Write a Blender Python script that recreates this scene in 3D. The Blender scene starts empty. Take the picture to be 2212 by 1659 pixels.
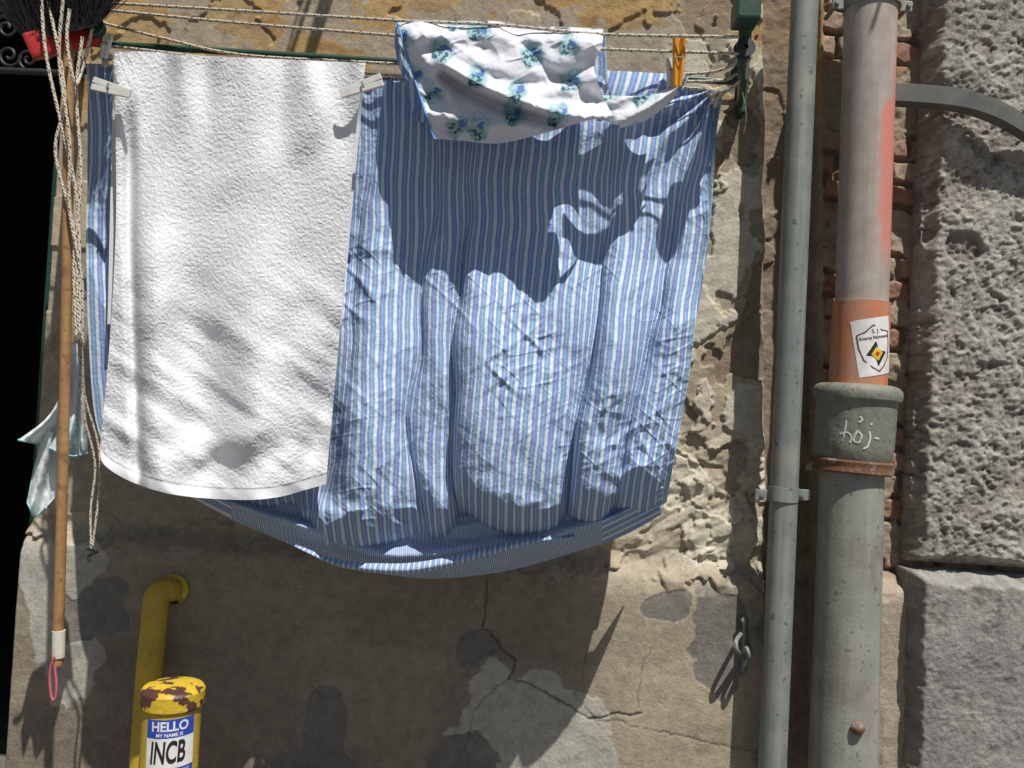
import bpy, math, random
import numpy as np
from mathutils import Vector, Matrix, Euler
random.seed(3)
scene=bpy.context.scene
scene.view_settings.view_transform='Standard'; scene.view_settings.look='None'; scene.view_settings.exposure=0
# ------------------------------------------------------------ camera
CAM=Vector((0,-1.75,1.5)); F=1750.0
yaw,pitch,roll=math.radians(2.0),math.radians(1.5),math.radians(3.0)
R=(Matrix.Rotation(yaw,3,'Z')@Matrix.Rotation(math.radians(90)+pitch,3,'X')@Matrix.Rotation(roll,3,'Z'))
RN=np.array(R)
cd=bpy.data.cameras.new("camera"); cam=bpy.data.objects.new("camera",cd); scene.collection.objects.link(cam)
cam.matrix_world=Matrix.Translation(CAM)@R.to_4x4()
cd.sensor_width=36; cd.lens=36*F/2212; cd.clip_end=500; cd.clip_start=0.02
scene.camera=cam
def P(px,py,y):
    """surveyed point: photo measurement + distance from wall -> metres"""
    px=np.asarray(px,float);py=np.asarray(py,float);y=np.asarray(y,float)
    px,py,y=np.broadcast_arrays(px,py,y)
    v=np.stack([(px-1106)/F,(829.5-py)/F,-np.ones_like(px)],-1)
    d=v@RN.T
    k=(y-CAM.y)/d[...,1]
    return np.array(CAM)+d*k[...,None]
def pix(x,y,z):
    p=np.stack(np.broadcast_arrays(x-CAM.x,y-CAM.y,z-CAM.z),-1)@RN
    return 1106+F*p[...,0]/-p[...,2], 829.5-F*p[...,1]/-p[...,2]
def V(px,py,y): return Vector(P(px,py,y).tolist())
# ------------------------------------------------------------ noise
def vnoise(x,y,seed=0):
    rs=np.random.RandomState(seed); T=rs.rand(256,256)
    xi=np.floor(x).astype(int); yi=np.floor(y).astype(int); fx=x-xi; fy=y-yi
    fx=fx*fx*(3-2*fx); fy=fy*fy*(3-2*fy)
    a=T[xi&255,yi&255];b=T[(xi+1)&255,yi&255];c=T[xi&255,(yi+1)&255];d=T[(xi+1)&255,(yi+1)&255]
    return (a*(1-fx)+b*fx)*(1-fy)+(c*(1-fx)+d*fx)*fy
def fbm(x,y,oct=4,seed=0,g=0.5):
    s=0;a=1;t=0
    for i in range(oct):
        s=s+a*vnoise(x*2**i+i*17.3,y*2**i+i*9.1,seed+i); t+=a; a*=g
    return s/t
def ridged(x,y,oct=3,seed=0):
    s=0;a=1;t=0
    for i in range(oct):
        s=s+a*(1-np.abs(2*vnoise(x*2**i+i*7.3,y*2**i+i*3.1,seed+i)-1)); t+=a;a*=.5
    return s/t
def ss(a,b,x):
    t=np.clip((x-a)/(b-a),0,1); return t*t*(3-2*t)
def mix(a,b,m):
    return np.asarray(a)*(1-m[...,None])+np.asarray(b)*m[...,None]
# ------------------------------------------------------------ materials
def newmat(name):
    m=bpy.data.materials.new(name); m.use_nodes=True
    nt=m.node_tree; b=nt.nodes["Principled BSDF"]; return m,nt,b
def N(nt,t,**k):
    n=nt.nodes.new(t)
    for a,v in k.items(): setattr(n,a,v)
    return n
def mixc(nt,fac,a,b,mode='MIX'):
    n=N(nt,'ShaderNodeMix',data_type='RGBA',blend_type=mode)
    for sock,val in ((n.inputs[0],fac),(n.inputs[6],a),(n.inputs[7],b)):
        if isinstance(val,bpy.types.NodeSocket): nt.links.new(val,sock)
        elif isinstance(val,(int,float)): sock.default_value=val
        else: sock.default_value=tuple(val)+((1,) if len(val)==3 else ())
    return n.outputs[2]
def noise(nt,scale,detail=4,coord='Object',rough=.55,vec=None):
    n=N(nt,'ShaderNodeTexNoise'); n.inputs['Scale'].default_value=scale; n.inputs['Detail'].default_value=detail
    n.inputs['Roughness'].default_value=rough
    if vec is None: 
        tc=N(nt,'ShaderNodeTexCoord'); vec=tc.outputs[coord]
    nt.links.new(vec,n.inputs['Vector']); return n.outputs['Fac']
def ramp(nt,src,stops,interp='LINEAR'):
    r=N(nt,'ShaderNodeValToRGB'); r.color_ramp.interpolation=interp
    e=r.color_ramp.elements
    while len(e)<len(stops): e.new(0.5)
    for i,(p,c) in enumerate(stops):
        e[i].position=p; e[i].color=(c,c,c,1) if isinstance(c,(int,float)) else tuple(c)+(1,)
    nt.links.new(src,r.inputs[0]); return r.outputs[0]
def bump(nt,b,h,strength=.5,dist=.002,prev=None):
    n=N(nt,'ShaderNodeBump'); n.inputs['Strength'].default_value=strength; n.inputs['Distance'].default_value=dist
    nt.links.new(h,n.inputs['Height'])
    if prev: nt.links.new(prev,n.inputs['Normal'])
    nt.links.new(n.outputs[0],b.inputs['Normal']); return n.outputs[0]
def simple(name,col,rough=.7,col2=None,scale=20,thr=(.45,.6),metal=0,bs=.3,bd=.001,bscale=150,streak=None):
    m,nt,b=newmat(name); b.inputs['Roughness'].default_value=rough; b.inputs['Metallic'].default_value=metal
    base=mixc(nt,ramp(nt,noise(nt,scale*2.3),[(.3,.0),(.7,1.)]),[c*.85 for c in col],[min(1,c*1.12) for c in col])
    if col2: base=mixc(nt,ramp(nt,noise(nt,scale,6),[(thr[0],0.),(thr[1],1.)]),base,col2)
    if streak:
        tc=N(nt,'ShaderNodeTexCoord'); mp=N(nt,'ShaderNodeMapping'); mp.inputs['Scale'].default_value=(60,60,3); nt.links.new(tc.outputs['Object'],mp.inputs[0])
        base=mixc(nt,ramp(nt,noise(nt,1,5,vec=mp.outputs[0]),[(.48,0.),(.72,.8)]),base,streak)
        base=mixc(nt,ramp(nt,noise(nt,70,4),[(.62,0.),(.68,.8)]),base,[c*.45 for c in col])
    nt.links.new(base,b.inputs['Base Color'])
    bump(nt,b,noise(nt,bscale,3),bs,bd); return m
def attrmat(name,rough=.9,fine=1.0,bscale=(60,260),bd=(.004,.0015)):
    m,nt,b=newmat(name); b.inputs['Roughness'].default_value=rough; b.inputs['Specular IOR Level'].default_value=.2
    a=N(nt,'ShaderNodeAttribute',attribute_name='Col')
    n=ramp(nt,noise(nt,45,8,rough=.7),[(.3,1-.30*fine),(.7,1+.12*fine)])
    n2=ramp(nt,noise(nt,400,3),[(.3,1-.25*fine),(.6,1.05)])
    c=mixc(nt,1.0,a.outputs['Color'],n,'MULTIPLY'); c=mixc(nt,1.0,c,n2,'MULTIPLY')
    nt.links.new(c,b.inputs['Base Color'])
    p=bump(nt,b,noise(nt,bscale[0],6,rough=.65),.6,bd[0])
    bump(nt,b,noise(nt,bscale[1],4,rough=.6),.6,bd[1],p)
    return m
# ------------------------------------------------------------ mesh helpers
def link(o,parent=None):
    scene.collection.objects.link(o)
    if parent: o.parent=parent
    return o
def empty(name):
    e=bpy.data.objects.new(name,None); e.empty_display_size=.05; return link(e)
def grid(name,pts,mat,uv=None,col=None,parent=None,smooth=True,loop=False):
    M_,N_=pts.shape[:2]
    me=bpy.data.meshes.new(name)
    idx=np.arange(M_*N_).reshape(M_,N_)
    if loop: idx=np.concatenate([idx,idx[:,:1]],1)
    q=np.stack([idx[:-1,:-1],idx[:-1,1:],idx[1:,1:],idx[1:,:-1]],-1).reshape(-1,4)
    me.vertices.add(M_*N_); me.vertices.foreach_set('co',pts.reshape(-1).astype(np.float32))
    me.loops.add(q.size); me.loops.foreach_set('vertex_index',q.reshape(-1).astype(np.int32))
    me.polygons.add(len(q)); me.polygons.foreach_set('loop_start',(np.arange(len(q))*4).astype(np.int32))
    me.polygons.foreach_set('use_smooth',np.full(len(q),smooth))
    me.update(calc_edges=True)
    if uv is not None:
        l=me.uv_layers.new(name='UVMap'); l.data.foreach_set('uv',uv.reshape(-1,2)[q.reshape(-1)].reshape(-1).astype(np.float32))
    if col is not None:
        a=me.color_attributes.new('Col','FLOAT_COLOR','POINT')
        c=np.ones((M_*N_,4),np.float32); c[:,:3]=col.reshape(-1,3); a.data.foreach_set('color',c.reshape(-1))
    me.materials.append(mat); o=bpy.data.objects.new(name,me); return link(o,parent)
def catmull(pts,n=8):
    pts=[np.array(p,float) for p in pts]
    if len(pts)<3: 
        return [pts[0]+(pts[1]-pts[0])*i/n for i in range(n+1)]
    p=[2*pts[0]-pts[1]]+pts+[2*pts[-1]-pts[-2]]; out=[]
    for i in range(1,len(p)-2):
        for k in range(n):
            t=k/n
            out.append(.5*((2*p[i])+(-p[i-1]+p[i+1])*t+(2*p[i-1]-5*p[i]+4*p[i+1]-p[i+2])*t*t+(-p[i-1]+3*p[i]-3*p[i+1]+p[i+2])*t**3))
    out.append(pts[-1]); return out
def tube(name,pts,r,mat,parent=None,segs=12,n=8,caps=True,smooth_path=True):
    pts=catmull(pts,n) if smooth_path else [np.array(p,float) for p in pts]
    pts=np.array(pts); L=len(pts)
    rr=np.interp(np.linspace(0,1,L),np.linspace(0,1,len(r)),r) if hasattr(r,'__len__') else np.full(L,r)
    tan=np.gradient(pts,axis=0); tan/=np.linalg.norm(tan,axis=1)[:,None]+1e-12
    up=np.array([0,1,0.]) if abs(tan[0][1])<.9 else np.array([1,0,0.])
    u=np.cross(tan[0],up);u/=np.linalg.norm(u); rings=[];uv=[];d=0
    for i in range(L):
        u=u-tan[i]*np.dot(u,tan[i]);u/=np.linalg.norm(u); w=np.cross(tan[i],u)
        a=np.linspace(0,2*np.pi,segs,endpoint=False)
        rings.append(pts[i]+rr[i]*(np.cos(a)[:,None]*u+np.sin(a)[:,None]*w))
        if i: d+=np.linalg.norm(pts[i]-pts[i-1])
        uv.append(np.stack([np.full(segs,d),a/(2*np.pi)],-1))
    if caps:
        rings=[np.repeat(pts[:1],segs,0)]+rings+[np.repeat(pts[-1:],segs,0)]; uv=[uv[0]]+uv+[uv[-1]]
    o=grid(name,np.array(rings),mat,uv=np.array(uv),parent=parent,loop=True)
    if caps:
        es=o.modifiers.new('es','EDGE_SPLIT'); es.split_angle=math.radians(50)
    return o
def lathe(name,prof,base,axis,mat,parent=None,segs=64):
    """prof: list of (height along axis, radius)"""
    axis=Vector(axis).normalized(); q=Vector((0,0,1)).rotation_difference(axis).to_matrix()
    a=np.linspace(0,2*np.pi,segs,endpoint=False); rings=[]
    for h,r in prof:
        rings.append(np.stack([r*np.cos(a),r*np.sin(a),np.full(segs,h)],-1))
    pts=np.array(rings)@np.array(q).T+np.array(base)
    o=grid(name,pts,mat,parent=parent,loop=True)
    es=o.modifiers.new('es','EDGE_SPLIT'); es.split_angle=math.radians(35); return o
def box(name,c,size,mat,parent=None,rot=None,bev=.002):
    import bmesh
    bm=bmesh.new(); bmesh.ops.create_cube(bm,size=1)
    for v in bm.verts: v.co=Vector((v.co.x*size[0],v.co.y*size[1],v.co.z*size[2]))
    if bev: bmesh.ops.bevel(bm,geom=bm.edges[:],offset=bev,segments=2,affect='EDGES',profile=.6)
    me=bpy.data.meshes.new(name); bm.to_mesh(me); bm.free(); me.materials.append(mat)
    o=bpy.data.objects.new(name,me); o.location=c
    if rot is not None: o.rotation_mode='QUATERNION'; o.rotation_quaternion=rot
    return link(o,parent)
def beam(name,a,b,w,h,mat,parent=None,bev=.002):
    a=Vector(a);b=Vector(b); d=b-a
    return box(name,(a+b)/2,(w,h,d.length),mat,parent,d.to_track_quat('Z','Y'),bev)
def curve2(pts,n,sm=0):
    c=np.array(catmull(pts,12)) if len(pts)>2 else np.array(pts,float)
    d=np.r_[0,np.cumsum(np.linalg.norm(np.diff(c,axis=0),axis=1))]; t=np.linspace(0,d[-1],n)
    return np.stack([np.interp(t,d,c[:,0]),np.interp(t,d,c[:,1])],-1)
def coons(T,B,L,Rr,m,n):
    T=curve2(T,n);B=curve2(B,n);L=curve2(L,m);Rr=curve2(Rr,m)
    s=np.linspace(0,1,n)[None,:,None]; t=np.linspace(0,1,m)[:,None,None]
    S=(1-t)*T[None]+t*B[None]+(1-s)*L[:,None]+s*Rr[:,None]
    S-=(1-s)*(1-t)*T[0]+s*(1-t)*T[-1]+(1-s)*t*B[0]+s*t*B[-1]
    return S[...,0],S[...,1],np.broadcast_to(s[...,0],(m,n)),np.broadcast_to(t[...,0],(m,n))
def polydist(px,py,pts):
    d=np.full(px.shape,1e9)
    for (x0,y0),(x1,y1) in zip(pts[:-1],pts[1:]):
        dx,dy=x1-x0,y1-y0; t=np.clip(((px-x0)*dx+(py-y0)*dy)/(dx*dx+dy*dy),0,1)
        d=np.minimum(d,np.hypot(px-x0-t*dx,py-y0-t*dy))
    return d
# ============================================================ WALL
xd=float(P(85,900,0)[0])          # door jamb
xl=np.r_[np.arange(xd,1.12,.0027),np.arange(1.12,4.5,.12)]
zl=np.r_[np.arange(0,.72,.08),np.arange(.72,2.5,.0027),np.arange(2.5,6.2,.12)]
X,Z=np.meshgrid(xl,zl); px,py=pix(X,0.0,Z)
zled=float(P(860,1215,0)[2])
wob=(fbm(X*6,Z*6,3,5)-.5)*.02
low=ss(zled+.05,zled-.0,Z+wob*.4)                 # sloping ledge cap
y=-.035*low
big=fbm(X*2.2,Z*2.2,4,11); med=fbm(X*9,Z*9,5,21); fin=fbm(X*45,Z*45,4,31)
rough_zone=ss(1420,1490,px)*ss(1665,1645,px)*(1-low)
cream=np.array([.52,.44,.31]); beige=np.array([.37,.30,.22]); ochre=np.array([.50,.33,.14]); white=np.array([.66,.61,.50])
col=mix(beige,cream,ss(.4,.6,med))
och=ss(.34,.41,fbm(X*4+3,Z*7,4,41)+.14*ss(950,500,px)-.16*ss(950,1300,px))*ss(330,200,py)
col=mix(col,ochre,och)
col=mix(col,np.array([.33,.19,.09]),och*ss(.52,.68,fbm(X*14,Z*30,4,43))*.7)
col=mix(col,np.array([.42,.36,.28]),ss(.57,.59,fbm(X*6+8,Z*9,5,45))*ss(330,200,py)*.8)
peel=ss(.52,.535,fbm(X*7,Z*7,5,51)+.06*rough_zone)
up=1-low
y=y+up*peel*.005
col=mix(col,np.array([.40,.34,.26]),up*peel*.8*(1-och*.7)); 
# flaking right plaster: flat slabs of render with broken edges
flake=fbm(X*10+2,Z*8,6,79,.5); fl1=ss(.45,.458,flake); fl2=ss(.545,.553,flake); rg_=ss(.42,.58,fbm(X*5,Z*5,3,76))
tr=ridged(X*6+Z*8,Z*15-X*5,3,71)
y=y+rough_zone*(-.004*tr-.010*fl2*rg_*(fbm(X*34,Z*34,3,73)-.5)-.002*(fin-.5)+.006*fl1+.008*fl2)
col=mix(col,white,rough_zone*(1-fl1)*.75)
col=mix(col,np.array([.30,.235,.17]),rough_zone*fl2*.85)
w2=ss(1300,1400,px)*ss(1665,1645,px)*(1-low)*ss(830,1000,py+60*(med-.5))
col=mix(col,np.array([.64,.58,.46]),w2*(.9-.5*fl2))
y=y-w2*(.012*np.abs(fbm(X*9+Z*8,Z*26-X*14,3,77)-.5)*2+.005*ss(.5,.515,fbm(X*12+Z*8,Z*20-X*8,3,78)))
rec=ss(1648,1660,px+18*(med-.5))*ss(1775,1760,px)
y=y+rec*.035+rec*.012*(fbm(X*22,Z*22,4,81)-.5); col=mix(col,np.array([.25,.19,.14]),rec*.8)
# brick / rubble
bz=ss(1775,1790,px)*ss(1300,1230,py+40*(med-.5))
row=np.floor((Z+.01*np.sin(X*9))/.052); fx=(X/.115+.5*(row%2)+.3*np.sin(row*7.1)); fr=(Z+.01*np.sin(X*9))/.052-row
edge=np.minimum(np.minimum(fr,1-fr)*.052,(np.abs((fx-np.floor(fx))-.5)*-1+.5)*.115)
brk=ss(.002,.009,edge+.014*(fin-.5))
bid=vnoise(row*3.7+.5,np.floor(fx)*5.3+.5,91)
brickc=mix(np.array([.36,.20,.14]),np.array([.43,.33,.24]),ss(.3,.7,bid))
rub=mix(np.array([.25,.19,.14]),brickc,brk)
cover=ss(.49,.51,fbm(X*12,Z*12,4,95))
rub=mix(rub,np.array([.38,.31,.23]),cover*.8)
y=y+bz*(.03-.014*brk*(1-cover)-.012*cover-.014*(fbm(X*30,Z*30,3,97)-.5))
col=mix(col,rub,bz)
# lower wall paint
lp=mix(np.array([.335,.28,.21]),np.array([.275,.23,.175]),ss(.4,.6,big))
g1=np.zeros_like(px)
for (cx_,cy_,rx_,ry_) in [(715,1560,42,110),(690,1635,95,30),(1025,1385,50,42),(235,1330,90,60),(1010,1640,70,60),(1560,1350,60,90),(1440,1300,40,30)]:
    g1=np.maximum(g1,ss(1.05,1.0,np.hypot((px-cx_)/rx_,(py-cy_)/ry_)+(fbm(X*12,Z*12,4,107)-.5)*2.0))
lw=ss(1.04,1.0,np.hypot((px-1150)/150,(py-1600)/150)+(med-.5)*1.6)
lw=np.maximum(lw,ss(1.04,1.0,np.hypot((px-150)/80,(py-1300)/260)+(med-.5)*1.6))
lp=mix(lp,np.array([.46,.39,.285]),ss(1150,1400,px)*.85)
lp=mix(lp,np.array([.47,.44,.38]),lw)
lp=mix(lp,np.array([.215,.20,.18]),g1*.9)
lp=mix(lp,np.array([.23,.21,.18]),ss(.50,.7,fbm(X*22,Z*16,5,105))*ss(1500,1640,px)*.7)
lp=lp*(1-.12*ss(.45,.6,fbm(X*1.6,Z*12,3,109))[...,None])
y=y+low*(g1*.0018-lw*.0012-.004*(big-.5)-.005*(med-.5))
col=mix(col,lp,low)
chip=np.exp(-((Z-zled-.02)/.03)**2)*ss(.5,.56,fbm(X*16,Z*16,4,111)); y=y+chip*.014; col=mix(col,np.array([.45,.39,.30]),chip)
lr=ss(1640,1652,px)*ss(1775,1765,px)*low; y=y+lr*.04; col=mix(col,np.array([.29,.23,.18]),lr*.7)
lr2=ss(1885,1895,px)*low; col=mix(col,np.array([.44,.36,.28]),lr2); y=y+lr2*.01*(med-.5)
cr=[[(1052,1240),(1050,1290),(1048,1345),(1085,1385),(1112,1420),(1100,1455),(1150,1470),(1200,1495),(1270,1540),(1330,1530),(1375,1531)],
    [(1270,1540),(1345,1545),(1430,1570),(1520,1590),(1625,1612)],[(1100,1455),(1040,1500),(1010,1580),(1012,1659)],[(1400,1390),(1375,1450),(1372,1520)],[(1290,1550),(1240,1480),(1270,1400)]]
jx=(fbm(X*40,Z*40,3,121)-.5)*18; jy=(fbm(X*40,Z*40,3,125)-.5)*18
for i,c in enumerate(cr):
    d=polydist(px+jx,py+jy,c); k=ss(3.2 if i==0 else 2.4,.4,d)*(1 if i==0 else .55); y=y+k*.003; col=mix(col,np.array([.10,.08,.06]),k*.8)
y=y+(fin-.5)*.0025*(1-low*.4)
wallm=attrmat("weathered_plaster")
pts=np.stack([X,y,Z],-1)
j=np.stack([np.full((len(zl),3),xl[0]),np.tile([.6,.2,.03],(len(zl),1)),np.tile(zl[:,None],(1,3))],-1)
pts=np.concatenate([j,pts],1); col=np.concatenate([np.repeat(col[:,:1]*.8,3,1),col],1)
grid("plaster_wall",pts,wallm,col=col)
# ============================================================ STONE PILASTER
def stone(name,x0,x1,z0,z1,proj,seed,c1,c2,pit,parent,step=.0028):
    xs=np.r_[np.arange(x0,1.15,step),np.arange(1.15,x1+.05,.05)]
    zs=np.arange(z0,z1,step)
    if z1>2.6: zs=np.r_[np.arange(z0,2.4,step),np.arange(2.4,z1,.06)]
    X,Z=np.meshgrid(xs,zs)
    e=np.minimum(X-x0,np.minimum(Z-z0,z1-Z))
    e=e+.016*(fbm(X*30,Z*30,3,seed+50)-.5)
    r=ss(0,.022,e)
    f=fbm(X*12,Z*12,4,seed); g=fbm(X*90,Z*90,4,seed+7,.65); p=ss(.60,.70,fbm(X*30,Z*30,4,seed+9)); p2=ss(.60,.68,fbm(X*95,Z*95,3,seed+19))
    y=-proj*(.35+.65*r)-pit*(.020*(f-.5)+.010*(g-.5))+pit*(p*.004+p2*.003)
    c=mix(c1,c2,ss(.35,.65,f)); c=mix(c,np.array([.18,.16,.14]),p*.5+p2*.4*pit); c=mix(c,np.array([.55,.52,.46]),ss(.50,.64,g)*.6*pit)
    px,py=pix(X,-proj,Z); hole=ss(1.1,.9,np.hypot((px-2085)/42,(py-535)/38)+(f-.5)*.6); y=y+hole*.012*pit; c=mix(c,np.array([.2,.17,.15]),hole*.6)
    pts=np.stack([X,y,Z],-1)
    m=np.pad(pts,((1,1),(1,1),(0,0)),'edge'); m[0,:,1]=m[-1,:,1]=.05; m[:,0,1]=m[:,-1,1]=.05
    cc=np.pad(c,((1,1),(1,1),(0,0)),'edge')
    return grid(name,m,stonem,col=cc,parent=parent)
stonem=attrmat("tuff_stone",bscale=(110,420),bd=(.006,.003))
pil=empty("stone_pilaster")
xs=float(P(1996,700,-.05)[0]); zj=float(P(2100,1235,-.06)[2])
stone("upper_block",xs,1.9,zj+.008,3.4,.055,201,np.array([.33,.30,.26]),np.array([.45,.42,.37]),1.0,pil)
stone("lower_block",xs-.008,1.9,.3,zj-.004,.085,301,np.array([.29,.28,.26]),np.array([.37,.355,.33]),.35,pil)
# ============================================================ GROUND, DOORWAY
pave=simple("paving_stone",(.15,.14,.12),.85,(.10,.09,.08),3,bd=.004,bscale=30)
box("street_ground",(0,-10,-.05),(80,80,.1),pave,bev=0)
dk=simple("interior_shade",(.05,.045,.04),.95)  # near-black colour stands in for the darkness of the unlit room
green=simple("green_paint",(.010,.055,.032),.45,(.04,.045,.03),25,(.58,.66))
dw=empty("doorway")
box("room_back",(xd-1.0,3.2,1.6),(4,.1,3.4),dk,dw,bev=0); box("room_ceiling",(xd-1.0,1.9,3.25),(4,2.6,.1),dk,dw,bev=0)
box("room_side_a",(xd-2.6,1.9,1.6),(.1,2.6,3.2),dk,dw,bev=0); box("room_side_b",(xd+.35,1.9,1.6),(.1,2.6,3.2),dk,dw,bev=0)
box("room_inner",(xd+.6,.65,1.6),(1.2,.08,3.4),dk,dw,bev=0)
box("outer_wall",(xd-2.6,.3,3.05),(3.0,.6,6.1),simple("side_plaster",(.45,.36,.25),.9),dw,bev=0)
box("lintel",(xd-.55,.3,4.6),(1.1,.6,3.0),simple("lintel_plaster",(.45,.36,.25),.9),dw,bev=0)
box("frame_jamb",(xd-.012,.05,1.02),(.022,.05,2.0),green,dw)
box("door_leaf",(xd-.02,.38,1.02),(.03,.5,2.0),simple("dark_green_door",(.02,.05,.035),.5),dw)
iron=simple("wrought_iron",(.02,.02,.022),.5)
gr=empty("iron_grille")
def spiral(cx,cy,r,turn,y,ph=0):
    out=[]
    for i in range(26):
        t=i/25; a=ph+turn*t*2*math.pi; rr=r*(1-.8*t); out.append(P(cx+rr*math.cos(a),cy+rr*math.sin(a),y))
    return out
for i,(cx,cy,r,ph) in enumerate([(20,120,26,0),(62,128,22,2),(100,118,20,3),(-25,120,26,1),(15,60,26,4),(65,70,20,5),(-30,60,26,2)]):
    tube("scroll_%d"%i,spiral(cx,cy,r,1.4,.03,ph),.004,iron,gr,8,2)
tube("rail",[P(-300,140,.03),P(128,158,.03)],.008,iron,gr)
# unseen rack arms added above the view to throw slanting shadows on the wall
for (ax_,ay_,w_) in [(955,-770,.016),(905,-745,.008),(2060,-640,.006)]:
    ub=empty("unseen_rack_arm"); a_=Vector(P(ax_,ay_,.0).tolist()); tip=a_+Vector((0,-.52,0))
    beam("bar",a_,tip,w_,w_*2,iron,ub); beam("brace",a_+Vector((0,0,.25)),tip,w_*.7,w_*.7,iron,ub); beam("plate",a_+Vector((0,-.004,-.05)),a_+Vector((0,-.004,.3)),.03,.008,iron,ub)
# ============================================================ PIPES
galv=simple("galvanised_steel",(.19,.215,.20),.6,(.28,.28,.24),10,(.5,.7),metal=.1,streak=(.33,.32,.28))
cp=empty("steel_pipe")
def cyl(name,a,b,r,mat,parent,**k): return tube(name,[a,b],r,mat,parent,segs=48,n=1,**k)
YG=-.10
g0=P(1741,-60,YG); g1_=P(1664,1760,YG)
cyl("shaft",g0,g1_,.0272,galv,cp)
ga=P(1692,1052,YG); gb=P(1690,1082,YG); cyl("clamp_band",ga,gb,.0305,galv,cp)
for dx_ in (-46,45):
    box("clamp_lug",V(1691+dx_,1069,YG),(.026,.006,.022),galv,cp); cyl("clamp_bolt",P(1691+dx_*.95,1069,YG-.014),P(1691+dx_*.95,1069,-.03),.0045,galv,cp)
m,nt,b=newmat("painted_plastic_pipe"); b.inputs['Roughness'].default_value=.6
nz=noise(nt,5,5); nz2=noise(nt,28,6)
tc=N(nt,'ShaderNodeTexCoord'); sx=N(nt,'ShaderNodeSeparateXYZ'); nt.links.new(tc.outputs['Object'],sx.inputs[0])
ad=N(nt,'ShaderNodeMath',operation='MULTIPLY_ADD'); nt.links.new(nz,ad.inputs[0]); ad.inputs[1].default_value=.12; nt.links.new(sx.outputs[0],ad.inputs[2])
XR=float(P(1880,350,-.1)[0])
mr=N(nt,'ShaderNodeMapRange'); mr.inputs[1].default_value=XR+.064; mr.inputs[2].default_value=XR+.080; nt.links.new(ad.outputs[0],mr.inputs[0])
zr=N(nt,'ShaderNodeMapRange'); zr.inputs[1].default_value=float(P(1880,590,-.1)[2]); zr.inputs[2].default_value=float(P(1880,520,-.1)[2]); nt.links.new(sx.outputs[2],zr.inputs[0])
mu=N(nt,'ShaderNodeMath',operation='MULTIPLY'); nt.links.new(mr.outputs[0],mu.inputs[0]); nt.links.new(zr.outputs[0],mu.inputs[1])
c0=mixc(nt,ramp(nt,nz2,[(.35,0.),(.7,1.)]),(.36,.30,.26),(.47,.41,.37))
mp=N(nt,'ShaderNodeMapping'); mp.inputs['Scale'].default_value=(50,50,2.5); nt.links.new(tc.outputs['Object'],mp.inputs[0])
c0=mixc(nt,ramp(nt,noise(nt,1,5,vec=mp.outputs[0]),[(.45,0.),(.75,.7)]),c0,(.27,.22,.18))
c1=mixc(nt,mu.outputs[0],c0,(.60,.22,.17)); nt.links.new(c1,b.inputs['Base Color']); bump(nt,b,nz2,.2,.001)
plast=m
orange=simple("orange_plastic",(.58,.20,.09),.5,(.42,.24,.16),14,(.45,.7),streak=(.50,.30,.22))
castm=simple("painted_cast_iron",(.20,.205,.165),.65,(.15,.13,.10),18,(.55,.7),bd=.003,bs=.6,bscale=60,streak=(.27,.25,.20))
greyp=simple("grey_painted_pipe",(.27,.27,.23),.65,(.19,.175,.14),9,(.5,.7),bd=.002,streak=(.34,.33,.29))
rust=simple("rusty_iron",(.17,.08,.04),.9,(.24,.22,.19),30,(.5,.6),bd=.003,bs=.7)
dp=empty("drain_pipe"); YD=-.10
def dpt(py): 
    return P(np.interp(py,[0,655,830,985,1100,1659],[1884,1861,1853,1842,1833,1817]),py,YD)
cyl("upper_plastic",dpt(-80),dpt(662),.0505,plast,dp)
cyl("orange_sleeve",dpt(655),dpt(850),.0550,orange,dp)
def seg(name,p0,p1,prof,mat):
    a=dpt(p0);b=dpt(p1);d=b-a;L=np.linalg.norm(d); return lathe(name,[(t*L,r) for t,r in prof],a,d,mat,dp)
seg("socket_collar",832,1010,[(0,.05),(0,.070),(.02,.078),(.06,.0835),(.12,.0845),(.17,.083),(.20,.077),(.26,.0755),(.7,.075),(.83,.074),(.9,.069),(1,.063)],castm)
seg("lower_pipe",1000,1760,[(0,.060),(1,.0655)],greyp)
seg("rust_band",992,1021,[(0,.06),(0,.0735),(.15,.0755),(.5,.073),(.85,.0755),(1,.0735),(1,.06)],rust)
for s_ in(-1,1):
    box("band_lug",Vector(dpt(1006).tolist())+Vector((s_*.078,.01,0)),(.02,.008,.03),rust,dp)
bp=V(1853,1572,-.166); lathe("bolt_head",[(0,.014),(.004,.013),(.010,.009),(.012,.004),(.012,0)],bp,(0.1,-1,0),rust,dp,24)
ta=dpt(2);tb=dpt(22); cyl("top_clamp",ta,tb,.055,galv,dp)
for s_ in(-1,1):
    box("top_lug",Vector(dpt(12).tolist())+Vector((s_*.066,0,0)),(.028,.007,.022),galv,dp); tube("lug_bolt",[Vector(dpt(12).tolist())+Vector((s_*.072,-.012,0)),Vector(dpt(12).tolist())+Vector((s_*.072,.06,0))],.005,galv,dp,n=1)
def wrapfn(c,Rr,phi0,axis_dx=0):
    def f(a,h):
        a=np.asarray(a,float);h=np.asarray(h,float); ph=phi0+a/Rr
        return np.stack([c[0]+axis_dx*h+Rr*np.sin(ph),c[1]-Rr*np.cos(ph),c[2]+h],-1)
    return f
def patch(name,f,w,h,mat,parent,cx=0,cy=0,rot=0,n=24):
    a,b=np.meshgrid(np.linspace(-w/2,w/2,n),np.linspace(-h/2,h/2,n)); c,s=math.cos(rot),math.sin(rot)
    return grid(name,f(cx+a*c-b*s,cy+a*s+b*c),mat,parent=parent)
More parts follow.
